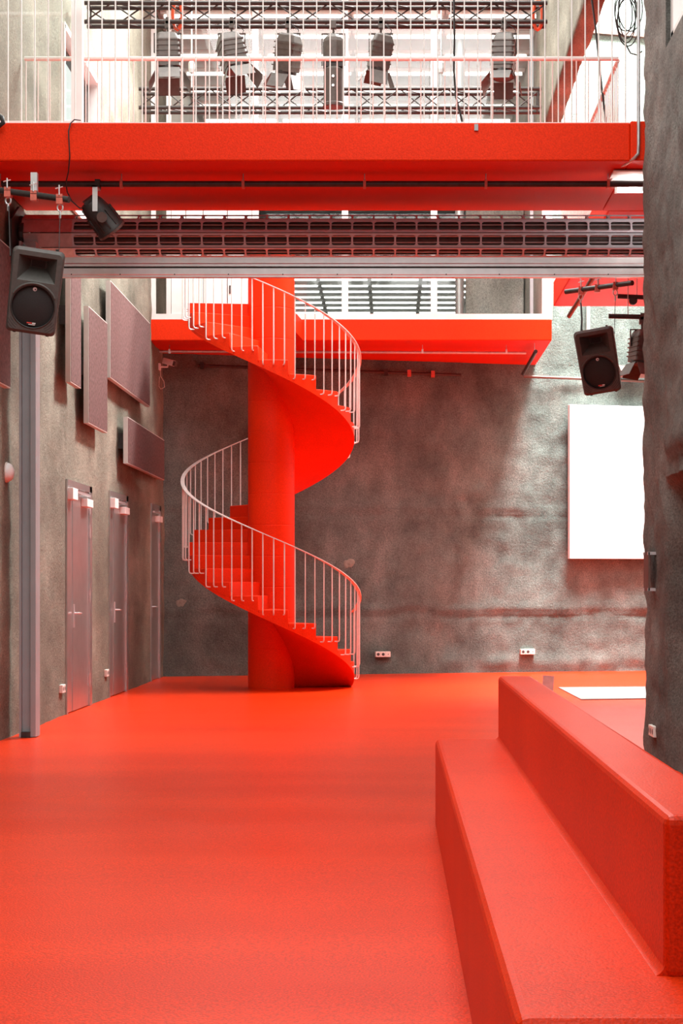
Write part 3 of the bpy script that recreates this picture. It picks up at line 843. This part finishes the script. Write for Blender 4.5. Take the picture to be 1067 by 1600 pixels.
# short pipe carrying the left speaker
a = at(-10, 296, 13.95); b = at(108, 312, 13.75)
lp_ = root('rigging_pipe', (a.x, a.y, a.z), 'short dark rigging pipe holding the speaker beside the left wall', 'pipe')
part('tube', MB().tube([a, b], .026, 12), 'dark_steel', lp_, smooth=50)
def on(a, b, px):
    t = (px - (-10)) / 118.0; return a.lerp(b, t)
for px in (13, 94): clamp(lp_, on(a, b, px))
q = on(a, b, 54)
k = clamp(lp_, q, chain=False)
part('coupler_bracket', MB().box(q.x - .026, q.x + .026, q.y - .02, q.y + .03, q.z + .03, q.z + .18), 'alu', k)
qa, qb = on(a, b, 14), on(a, b, 94)
single('suspension_wire', MB().tube([(qa.x, qa.y, qa.z - .12), at(16, 400, 13.5)], .005, 6), 'cable', 'thin steel wire on the outer side of the left speaker', 'wire')
single('suspension_wire', MB().tube([(qb.x, qb.y, qb.z - .12), at(92, 402, 13.55)], .003, 6), 'cable', 'thin steel wire on the inner side of the left speaker', 'wire')

# right-hand rigging under the gallery
a = at(884, 456, 17.9); b = at(988, 442, 17.2)
rp_ = root('rigging_pipe', (a.x, a.y, a.z), 'short dark rigging pipe holding the speaker under the red gallery', 'pipe')
part('tube', MB().tube([a, b], .027, 12), 'dark_steel', rp_, smooth=50)
for px, ch in ((908, True), (934, False), (962, True)):
    t = (px - 884) / 104; clamp(rp_, a.lerp(b, t), chain=ch)
for t_ in (.23, .5):
    q = a.lerp(b, t_); part('hanger', MB().tube([(q.x, q.y, q.z), (q.x, q.y, 4.975)], .006, 6), 'galv', rp_)
c1 = at(889, 494, 18.9); c2 = at(932, 425, 17.6)
single('steel_tube', MB().tube([c1, c2], .026, 12), 'brown_plate', 'brown tilted tube below the red gallery beside the speaker', 'pipe', smooth=50)
t1 = a.lerp(b, .75); t0 = a.lerp(b, .23)
single('suspension_wire', MB().tube([(t1.x, t1.y, t1.z - .14), at(960, 522, 17.62)], .003, 6), 'cable', 'thin wire dropping behind the speaker under the gallery', 'wire')
single('speaker_cable', MB().tube([(t0.x, t0.y, t0.z - .14), at(908, 480, 17.7), at(909, 500, 17.65), at(908, 522, 17.6)], .010, 6), 'cable', 'black cable feeding the speaker under the gallery', 'cable', smooth=60)
# dark pipes with a lamp half hidden behind the concrete wall
lw = root('lighting_bar', at(990, 464, 18.4), 'upper dark lighting bar poking out behind the concrete wall end', 'pipe')
part('tube', MB().tube([at(965, 463, 18.4), at(1040, 466, 18.4)], .026, 10), 'black', lw, smooth=50)
part('clamp', MB().lathe([(.045, -.02), (.045, .02)], at(989, 470, 18.4), 'y', 12), 'black', lw)
l2 = root('lighting_bar', at(980, 495, 18.2), 'lower dark lighting bar poking out behind the concrete wall end', 'pipe')
part('tube', MB().tube([at(951, 494, 18.2), at(1040, 496, 18.2)], .026, 10), 'black', l2, smooth=50)
x = at(981, 0, 18.2).x
q = at(981, 494, 18.2); part('hanger', MB().tube([q, (q.x, q.y, 4.975)], .005, 6), 'galv', l2)
q = at(995, 465, 18.4); part('hanger', MB().tube([q, (q.x, q.y, 4.975)], .005, 6), 'galv', lw)

# pipes below the back balcony
PB = 25.2; pz = H + (VY - 549) * PB / F
bp_ = root('balcony_pipe', (0, PB, pz), 'thin grey pipe hung below the red back balcony', 'pipe')
part('tube', MB().tube([(-3.45, PB, pz), at(822, 551.5, PB)], .020, 10), 'galv', bp_, smooth=50)
for px in (265, 530, 660, 791):
    x = at(px, 0, PB).x
    hg = part('hanger', MB().tube([(x, PB, pz), (x, PB, 4.985)], .005, 6), 'galv', bp_)
    part('hanger_clip', MB().box(x - .014, x + .014, PB - .03, PB + .03, pz - .03, pz + .03), 'alu', hg)
dp = root('balcony_pipe', at(826, 560, 25.6), 'short pipe running back below the end of the red balcony', 'pipe')
part('tube', MB().tube([at(837, 549, 24.95), at(817, 584, 26.9)], .028, 10), 'dark_steel', dp, smooth=50)
part('hanger', MB().tube([at(835, 550, 25.0), at(835, 533, 25.0)], .005, 6), 'galv', dp)
def on_back(px, py):
    # point on the back wall seen at a pixel
    k = (px - VX) / F; Y = (26.1 + 3.57 * .2347) / (1 - .2347 * k); return at(px, py, Y - .10)
rb = root('wall_rail', on_back(500, 575), 'dark equipment rail fixed along the back wall below the balcony', 'rail')
part('bar', MB().tube([on_back(310, 571), on_back(720, 586)], .022, 8), 'dark_steel', rb, smooth=50)
for px in (316, 600, 637, 675):
    t = (px - 310) / 410; q = on_back(310, 571).lerp(on_back(720, 586), t)
    part('clamp', MB().box(q.x - .03, q.x + .03, q.y - .03, q.y + .08, q.z - .05, q.z + .05), 'clamp_red' if px in (637, 675) else 'dark_steel', rb)
cp = root('conduit', on_back(900, 592), 'pale conduit pipe running along the bright back wall behind the speaker', 'pipe')
part('tube', MB().tube([on_back(818, 588), on_back(1060, 598)], .024, 8), 'brown_plate', cp, smooth=50)
single('cable_tray', MB().tube([on_back(966, 581) + Vector((0, -.06, 0)), on_back(1080, 584) + Vector((0, -.06, 0))], .10, 4), 'brown_plate', 'flat brown cable duct on the back wall behind the hanging speaker', 'duct')
q = on_back(919, 0)
single('downpipe', MB().tube([(q.x, q.y, H + (VY - 420) * q.y / F), (q.x, q.y, H + (VY - 530) * q.y / F)], .035, 10), 'galv', 'vertical grey downpipe on the bright back wall behind the hanging speaker', 'pipe', smooth=50)

# ================================================================== WHITE PANEL ON BACK WALL
wpn = root('projection_panel', on_back(945, 870), 'large blank white panel mounted on the back wall', 'panel')
A, B_ = on_back(887, 633), on_back(1040, 633)
z0 = H - (873 - VY) * A.y / F; z1 = A.z
d = (B_ - A); d.z = 0; d.normalize(); nn = Vector((d.y, -d.x, 0)); Ln = 1.75
def pn(u, w, z): q = A + d * u + nn * w; return (q.x, q.y, z)
bx = MB(); P8 = [pn(0, .10, z0), pn(Ln, .10, z0), pn(Ln, 0, z0), pn(0, 0, z0), pn(0, .10, z1), pn(Ln, .10, z1), pn(Ln, 0, z1), pn(0, 0, z1)]
bx.add(P8, [(0, 3, 2, 1), (4, 5, 6, 7), (0, 1, 5, 4), (1, 2, 6, 5), (2, 3, 7, 6), (3, 0, 4, 7)])
part('board', bx, 'white_screen', wpn, bev=.004)
for u in (.2, Ln - .2):
    for z in (z0 + .3, z1 - .3):
        part('spacer', MB().obox(pn(u, -.06, z), (.06, .12, .06), (0, 0, math.atan2(d.y, d.x))), 'dark_steel', wpn)

# ================================================================== SOCKETS, CAMERA, SMALL WALL THINGS
def back_socket(px, py, label):
    q = on_back(px, py); a = math.atan2(d.y, d.x)
    rt = root('power_socket', (q.x, q.y + .06, q.z), label, 'socket', None, (0, 0, a))
    for i in range(3):
        pl = lpart('socket_plate', MB().box(-.12 + i * .081, -.042 + i * .081, -.03, .06, -.043, .043), 'socket', rt, bev=.004)
        if i < 2:
            lpart('socket_well', MB().lathe([(.024, -.031), (.024, -.0305)], (-.081 + i * .081, 0, 0), 'y', 14), 'hole', pl)
        else:
            lpart('socket_well', MB().lathe([(.008, -.031), (.008, -.0305)], (.081, 0, 0), 'y', 10), 'hole', pl)
back_socket(598, 1022.5, 'triple cream wall socket on the back wall nearest the spiral stair')
back_socket(824.5, 1018.5, 'triple cream wall socket on the bright part of the back wall')
def side_socket(X, y, z, s_, label, n=2):
    rt = root('power_socket', (X, y, z), label, 'socket')
    for i in range(n):
        yy = y + (i - (n - 1) / 2) * .085
        x0, x1 = (X - .05, X + .03) if s_ > 0 else (X - .03, X + .05)
        pl = part('socket_plate', MB().box(x0, x1, yy - .041, yy + .041, z - .043, z + .043), 'socket', rt, bev=.004)
        xf = x1 if s_ > 0 else x0
        part('socket_well', MB().lathe([(.024, -.0005), (.024, .0008)], (xf, yy, z), 'x', 12), 'hole', pl)
def lw_pt(px, py): Y = wall_y(px); return Y, H + (VY - py) * Y / F
y, z = lw_pt(96, 1076); side_socket(XL, y, z, 1, 'cream wall socket low beside the door nearest the guide post')
y, z = lw_pt(165, 1051.5); side_socket(XL, y, z, 1, 'cream wall socket low beside the middle steel door')
Yp = F * 2.09 / (1022.5 - VX); side_socket(2.09, Yp, H - (1142 - VY) * Yp / F, -1, 'cream wall socket low on the dark concrete wall end', 3)
# brown plate on the dark wall
Yp = F * 2.08 / (1015 - VX); zc = H + (VY - 893) * Yp / F
pp = root('steel_cover_plate', (2.08, Yp, zc), 'brown steel cover plate screwed to the dark concrete wall end', 'plate')
part('plate', MB().box(2.05, 2.062, Yp - .13, Yp + .13, zc - .155, zc + .155), 'brown_plate', pp)
for sy in (-1, 1):
    for sz in (-1, 1): part('standoff', MB().box(2.045, 2.12, Yp + sy * .115 - .015, Yp + sy * .115 + .015, zc + sz * .145 - .012, zc + sz * .145 + .012), 'alu', pp)
# half-round lamp on the left wall
y, z = lw_pt(9, 738)
dl = root('wall_lamp', (XL, y, z), 'small white half-round wall lamp left of the guide post', 'wall lamp')
part('dome', MB().lathe([(.085, -.03), (.085, .03), (.070, .055), (.035, .072), (.001, .076)], (XL, y, z), 'x', 20), 'white', dl, smooth=50)
part('base_ring', MB().lathe([(.094, -.03), (.094, .018)], (XL, y, z), 'x', 20), 'socket', dl)
# pale patches left on the concrete
for px, py, r_, lb in ((545, 880, .085, 'pale round plaster patch on the back wall right of the stair'), (281, 942, .075, 'faint round plaster patch on the back wall left of the stair')):
    q = on_back(px, py); mb = MB(); nr, na = 4, 20
    for kind in (.007, -.02):
        for a_ in range(nr + 1):
            for b_ in range(na):
                th = 2 * PI * b_ / na; rad = r_ * a_ / nr * (1 + .22 * math.sin(2 * th + 1) + .1 * math.sin(5 * th))
                u = q.x + rad * math.cos(th); w_ = q.z + 1.2 * rad * math.sin(th)
                dd = disp(u, w_, .035, .022, 7.1, seams) + (kind if a_ < nr else -.012)
                mb.v.append((u + BN.x * dd, back_y(u) + BN.y * dd, w_))
    o_ = (nr + 1) * na
    for a_ in range(nr):
        for b_ in range(na):
            c_ = (b_ + 1) % na
            mb.f.append((a_ * na + b_, a_ * na + c_, (a_ + 1) * na + c_, (a_ + 1) * na + b_)); mb.f.append((o_ + a_ * na + b_, o_ + (a_ + 1) * na + b_, o_ + (a_ + 1) * na + c_, o_ + a_ * na + c_))
    single('plaster_patch', mb, 'patch', lb, 'plaster patch', smooth=60)
# security camera
c = at(262, 567, 25.6)
cc = root('security_camera', c, 'small white security camera on a bracket below the red balcony', 'camera')
part('bracket', MB().tube([(XL, 25.6, c.z - .06), (c.x, 25.6, c.z - .06), (c.x, 25.6, c.z - .02)], .014, 8).box(XL - .02, XL + .03, 25.55, 25.65, c.z - .11, c.z - .01), 'white', cc)
part('housing', MB().obox((c.x + .02, 25.58, c.z + .01), (.18, .08, .09), (0, R(16), R(-20))), 'white', cc, bev=.008)
part('lens', MB().obox((c.x + .11, 25.545, c.z - .018), (.05, .07, .075), (0, R(16), R(-20))), 'brown_plate', cc)
loop = [at(245, 578, 25.6), at(249, 590, 25.6), at(248, 603, 25.6), at(251, 608, 25.6), at(257, 605, 25.6), at(256, 596, 25.6), at(251, 588, 25.6), at(250, 575, 25.6)]
part('cable', MB().tube(loop, .006, 6), 'cable_white', cc, smooth=60)

# floor things at the back
q0 = at(902, 1093, 20.8)
fp = MB()
def flr(px, py): Y = F * H / (py - VY); return ((px - VX) * Y / F, Y)
pts = [flr(908, 1094), flr(1010, 1092.5), flr(1010, 1074), flr(872, 1075)]
single('floor_plate', MB().prism(pts, 0, .012), 'mat_grey', 'pale grey flat plate lying on the red floor near the white panel', 'floor plate')
q = at(856, 1088, 21.4)
sg = root('floor_stop', (q.x, 21.4, 0), 'small upright grey metal plate standing on the floor behind the bench', 'plate')
part('plate', MB().obox((q.x, 21.4, .13), (.14, .012, .26), (R(-3), R(4), 0)), 'galv', sg)
part('foot', MB().box(q.x - .08, q.x + .07, 21.35, 21.45, 0, .012), 'galv', sg)

# ================================================================== TRUSSES
def truss(px0, px1, Y, zb, hgt, dep, label):
    x0, x1 = at(px0, 0, Y).x, at(px1, 0, Y).x
    rt = root('lighting_truss', ((x0 + x1) / 2, Y, zb), label, 'truss')
    for yy in (Y, Y + dep):
        for zz_ in (zb, zb + hgt):
            part('chord', MB().tube([(x0, yy, zz_), (x1, yy, zz_)], .024, 10), 'truss', rt, smooth=50)
    n = 17; stp = (x1 - x0) / n
    for yy in (Y, Y + dep):
        for i in range(n):
            z_a, z_b = (zb, zb + hgt) if i % 2 == (0 if yy == Y else 1) else (zb + hgt, zb)
            part('brace', MB().tube([(x0 + i * stp, yy, z_a), (x0 + (i + 1) * stp, yy, z_b)], .009, 6), 'truss', rt)
    for x in (x0 + .04, x1 - .04):
        part('end_frame', MB().tube([(x, Y, zb), (x, Y, zb + hgt), (x, Y + dep, zb + hgt), (x, Y + dep, zb), (x, Y, zb)], .012, 6), 'truss', rt)
    for i in range(1, n, 2):
        for zz_ in (zb, zb + hgt):
            part('brace', MB().tube([(x0 + i * stp, Y, zz_), (x0 + (i + 1) * stp, Y + dep, zz_)], .008, 6), 'truss', rt)
    return rt
TY, TZ = 18.5, H + (VY - 34) * 18.5 / F
truss(132, 855, TY, TZ, .205, .16, 'upper black lighting truss carrying six stage lamps above the walkway')
TY2 = 21.3; TZ2 = H + (VY - 168) * TY2 / F
truss(217, 846, TY2, TZ2, .235, .22, 'lower black lighting truss hanging farther back without lamps')

for px_, lb_ in ((296, 'thin hoist chain holding the lower truss near its left end'), (690, 'thin hoist chain holding the lower truss towards its right end')):
    x_ = at(px_, 0, TY2).x
    single('hoist_chain', MB().tube([(x_, TY2 + .22, TZ2 + .22), (x_, TY2 + .22, 10.16)], .010, 6).lathe([(.03, TZ2 + .5), (.04, TZ2 + .55), (.04, TZ2 + .62), (.03, TZ2 + .66)], (x_, TY2 + .22, 0), 'z', 10), 'galv', lb_, 'chain')
for px_, lb_ in ((200, 'thin hoist chain holding the upper truss near its left end'), (800, 'thin hoist chain holding the upper truss near its right end')):
    x_ = at(px_, 0, TY).x
    single('hoist_chain', MB().tube([(x_, TY + .16, TZ + .19), (x_, TY + .16, 10.16)], .010, 6), 'galv', lb_, 'chain')
# ================================================================== STAGE LAMPS
def fresnel(loc, rot, label, size=1.0, tall=.36):
    """box stage lantern with ribbed body, yoke, clamp, lens ring and four barn doors; lens looks to -z of its own frame"""
    rt = root('stage_lamp', loc, label, 'stage lamp', 'stage lamps on the upper truss')
    s = size
    lpart('clamp', MB().box(-.028, .028, -.035, .035, -.045, .03).box(-.02, .02, -.035, -.025, .0, .07), 'lamp_body', rt)
    m = Matrix.Translation((0, 0, -.14 - tall * .42)) @ Euler(rot).to_matrix().to_4x4()
    def tf(mb):
        mb.v = [tuple(m @ Vector(v)) for v in mb.v]; return mb
    hy = -.14 - tall * .42
    yk = MB().tube([(0, 0, -.03), (0, 0, -.10)], .012, 8)
    yk.box(-.135 * s, .135 * s, -.018, .018, -.108, -.098).box(-.135 * s, -.125 * s, -.018, .018, hy, -.10).box(.125 * s, .135 * s, -.018, .018, hy, -.10)
    lpart('yoke', yk, 'lamp_body', rt)
    b = MB(); w = .115 * s; t = tall / 2
    b.loft([[(x, y, z) for x, y in rrect(2 * w * k, 2 * w * k, .03 * s, 3)] for z, k in ((-t, 1.0), (t * .55, 1.0), (t * .9, .82), (t, .7))])
    body = lpart('housing', tf(b), 'lamp_body', rt)
    for i in range(5):
        z = -t + .05 + i * (tall - .1) / 5
        lpart('cooling_rib', tf(MB().box(-w - .006, w + .006, -w - .006, w + .006, z, z + .012)), 'lamp_body', body)
    lpart('lens_ring', tf(MB().lathe([(.118 * s, -t - .03), (.118 * s, -t + .01)], (0, 0, 0), 'z', 20)), 'black', rt)
    lpart('lens', tf(MB().lathe([(.10 * s, -t - .034), (.10 * s, -t - .028)], (0, 0, 0), 'z', 20)), 'lens', rt)
    for k in range(4):
        a = k * PI / 2; fl = MB(); wd0, wd1, ln = .105 * s, (.14 if k % 2 else .10) * s, .17 * s
        op = R(28 if k % 2 else 34)
        pts = [(-wd0, 0, 0), (wd0, 0, 0), (wd1, ln * math.sin(op), -ln * math.cos(op)), (-wd1, ln * math.sin(op), -ln * math.cos(op))]
        th = Vector((0, math.cos(op), math.sin(op))) * .005
        V8 = [Vector(p) for p in pts] + [Vector(p) + th for p in pts]
        V8 = [Matrix.Rotation(a, 3, 'Z') @ (v + Vector((0, .118 * s, -t - .03))) for v in V8]
        fl.add(V8, [(3, 2, 1, 0), (4, 5, 6, 7), (0, 1, 5, 4), (1, 2, 6, 5), (2, 3, 7, 6), (3, 0, 4, 7)])
        lpart('barn_door', tf(fl), 'lamp_body', rt)
    lpart('safety_cable', MB().tube([(.03, -.03, .0), (.12 * s, -.06, -.08), (.10 * s, -.05, hy + t * .6)], .004, 5), 'cable', rt)
    return rt
def lamp_at(px): v = at(px, 40, TY); return (v.x, TY, TZ - .03)
fresnel(lamp_at(262), (R(-8), R(-3), R(8)), 'stage lamp with open barn doors at the left end of the upper truss', 1.12, .40)
fresnel(lamp_at(362), (R(-10), R(-14), R(20)), 'second stage lamp from the left on the upper truss, tilted sideways', 1.12, .38)
fresnel(lamp_at(450), (R(10), R(13), R(-25)), 'third stage lamp from the left on the upper truss, tilted', 1.0, .40)
fresnel(lamp_at(595), (R(14), R(8), R(12)), 'stage lamp right of the upright cylindrical lamp on the upper truss', .98, .36)
fresnel(lamp_at(787), (R(-14), R(2), R(-10)), 'stage lamp at the right end of the upper truss', 1.05, .46)
def profile_lamp(loc, label):
    rt = root('stage_lamp', loc, label, 'stage lamp', 'stage lamps on the upper truss')
    lpart('clamp', MB().box(-.028, .028, -.035, .035, -.045, .03), 'lamp_body', rt)
    lpart('yoke', MB().tube([(0, 0, -.03), (0, 0, -.10)], .012, 8).box(-.13, .13, -.015, .015, -.11, -.10).box(-.13, -.12, -.015, .015, -.45, -.10).box(.12, .13, -.015, .015, -.45, -.10), 'lamp_body', rt)
    lpart('lamp_house', MB().lathe([(.07, -.12), (.105, -.16), (.115, -.20), (.115, -.40), (.09, -.43)], (0, 0, 0), 'z', 10), 'lamp_body', rt)
    lpart('gate', MB().box(-.11, .11, -.07, .07, -.475, -.43), 'black', rt)
    bar = lpart('lens_barrel', MB().lathe([(.085, -.475), (.108, -.50), (.108, -.86), (.118, -.87), (.118, -.90)], (0, 0, 0), 'z', 20), 'lamp_body', rt, smooth=40)
    lpart('lens', MB().lathe([(.10, -.905), (.10, -.895)], (0, 0, 0), 'z', 20), 'lens', rt)
    for z in (-.60, -.70): lpart('focus_knob', MB().lathe([(.014, -.135), (.014, -.105)], (0, 0, z), 'y', 10), 'alu', bar)
    return rt
profile_lamp(lamp_at(521), 'upright cylindrical profile lamp in the middle of the upper truss')
# lamp half hidden behind the wall end
v = at(1003, 500, 18.2)
hl_ = fresnel((v.x, 18.2, v.z), (R(0), R(6), R(20)), 'black stage lamp half hidden behind the concrete wall end', .95, .34)
del hl_['group']

# par lamp hanging from the walkway pipe
v = at(153, 291, PY)
pr = root('stage_lamp', (v.x, PY, PZ - .03), 'small black spotlight tilted down from the pipe below the walkway', 'stage lamp')
lpart('clamp', MB().box(-.022, .022, -.036, .036, -.01, .065), 'black', pr)
lpart('hook_bracket', MB().box(-.022, .022, -.150, -.138, -.24, -.02).box(-.022, .022, -.15, .0, -.032, -.02), 'alu', pr)
mt = Matrix.Translation((.02, -.01, -.24)) @ Euler((R(25), R(-38), 0)).to_matrix().to_4x4()
def tfm(mb): mb.v = [tuple(mt @ Vector(v)) for v in mb.v]; return mb
can = lpart('can', tfm(MB().lathe([(.05, .15), (.085, .145), (.10, .11), (.118, .02), (.125, -.13), (.132, -.14), (.132, -.16)], (0, 0, 0), 'z', 24)), 'black', pr, smooth=35)
lpart('lens_ring', tfm(MB().lathe([(.134, -.175), (.134, -.155)], (0, 0, 0), 'z', 24)), 'brown_plate', pr)
lpart('lens', tfm(MB().lathe([(.12, -.178), (.12, -.172)], (0, 0, 0), 'z', 24)), 'lens', pr)
for k in range(12):
    a = 2 * PI * k / 12
    lpart('cooling_rib', tfm(MB().obox((.122 * math.cos(a), .122 * math.sin(a), -.05), (.014, .010, .15), (0, 0, a))), 'black', can)
lpart('yoke', tfm(MB().lathe([(.045, -.155), (.045, -.125)], (0, 0, .0), 'y', 16)), 'lamp_body', pr)
lpart('rear_bracket', tfm(MB().box(-.05, .05, -.05, .05, .14, .17)), 'black', pr)
w = wpos(pr)
single('lamp_cable', MB().tube([at(126, 188, 14.34), at(116, 187, 14.28), at(110, 193, 14.26), at(107, 205, 14.26), at(109, 245, 14.26), at(107, 268, 14.4), at(103, 285, 14.6), at(105, 300, 14.7), at(112, 314, 14.7), at(124, 325, 14.7), at(133, 326, 14.7)], .0055, 6), 'cable',
       'black cable trailing over the red walkway edge down to the spotlight', 'cable', smooth=70)
single('cable_bundle', MB().tube([at(-6, 178, 14.25), at(3, 184, 14.22), at(5, 192, 14.22), at(-2, 198, 14.24), at(-8, 190, 14.26)], .02, 8), 'cable', 'black cable loop at the left end of the red walkway', 'cable', smooth=70)

# coil of cable hung behind the walkway end and loose cables
rt = root('cable_coil', at(980, 40, 15.9), 'coil of black cable hanging beside the dark concrete wall above the walkway', 'cable coil')
for k in range(6):
    cx, cy = 979 + random.uniform(-5, 6), 22 + random.uniform(-10, 14); w_, h_ = 16 + random.uniform(-3, 4), 38 + random.uniform(-6, 8)
    pts = [at(cx + w_ * math.cos(2 * PI * i / 20), cy + h_ * math.sin(2 * PI * i / 20), 15.85 + .02 * k) for i in range(21)]
    part('loop', MB().tube(pts, .006, 6), 'cable', rt, smooth=70)
part('tail', MB().tube([at(976, 55, 15.8), at(978, 70, 15.8), at(985, 83, 15.8), at(995, 86, 15.8), at(1003, 80, 15.8)], .007, 6), 'cable', rt, smooth=70)
single('hanging_cable', MB().tube([at(922, -20, 17.2), at(930, 40, 17.2), at(936, 100, 17.2), at(941, 145, 17.2), at(948, 200, 17.2)], .011, 6), 'cable', 'grey-black cable hanging in front of the pale upper wall', 'cable', smooth=70)
single('hanging_cable', MB().tube([at(709, -10, 18.2), at(710, 60, 18.2), at(709, 110, 18.2), at(712, 150, 18.2), at(722, 190, 18.2)], .012, 6), 'cable', 'dark cable dropping from the upper truss left of the last lamp', 'cable', smooth=70)
for i_, (px, lb) in enumerate(((840, 'orange lifting sling at the right end of the upper truss'), (277, 'orange lifting sling above the lamp at the left of the upper truss'))):
    v = at(px, 20, TY + .08)
    tr = [(v.x + .05 * math.cos(2 * PI * k / 16), v.y, TZ + .10 + .16 * math.sin(2 * PI * k / 16)) for k in range(17)]
    single('lifting_sling', MB().tube(tr, .020, 6), 'orange', lb, 'sling', smooth=70)
# grey tape flag on the walkway edge and conduit beside the wall
single('tape_flag', MB().box(at(741, 0, 14.29).x, at(747, 0, 14.29).x, 14.285, 14.299, at(0, 204, 14.29).z, at(0, 194, 14.29).z), 'grey_steel', 'small grey tape flag on the front edge of the red walkway', 'tape')
single('conduit', MB().tube([at(997.5, -20, 14.26), at(997.5, 225, 14.26), at(997, 240, 14.26), at(990, 248, 14.27), at(978, 256, 14.4), at(965, 261, 14.6), at(953, 283, 14.9)], .014, 8), 'galv', 'grey conduit running down beside the walkway end to the batten', 'conduit', smooth=60)
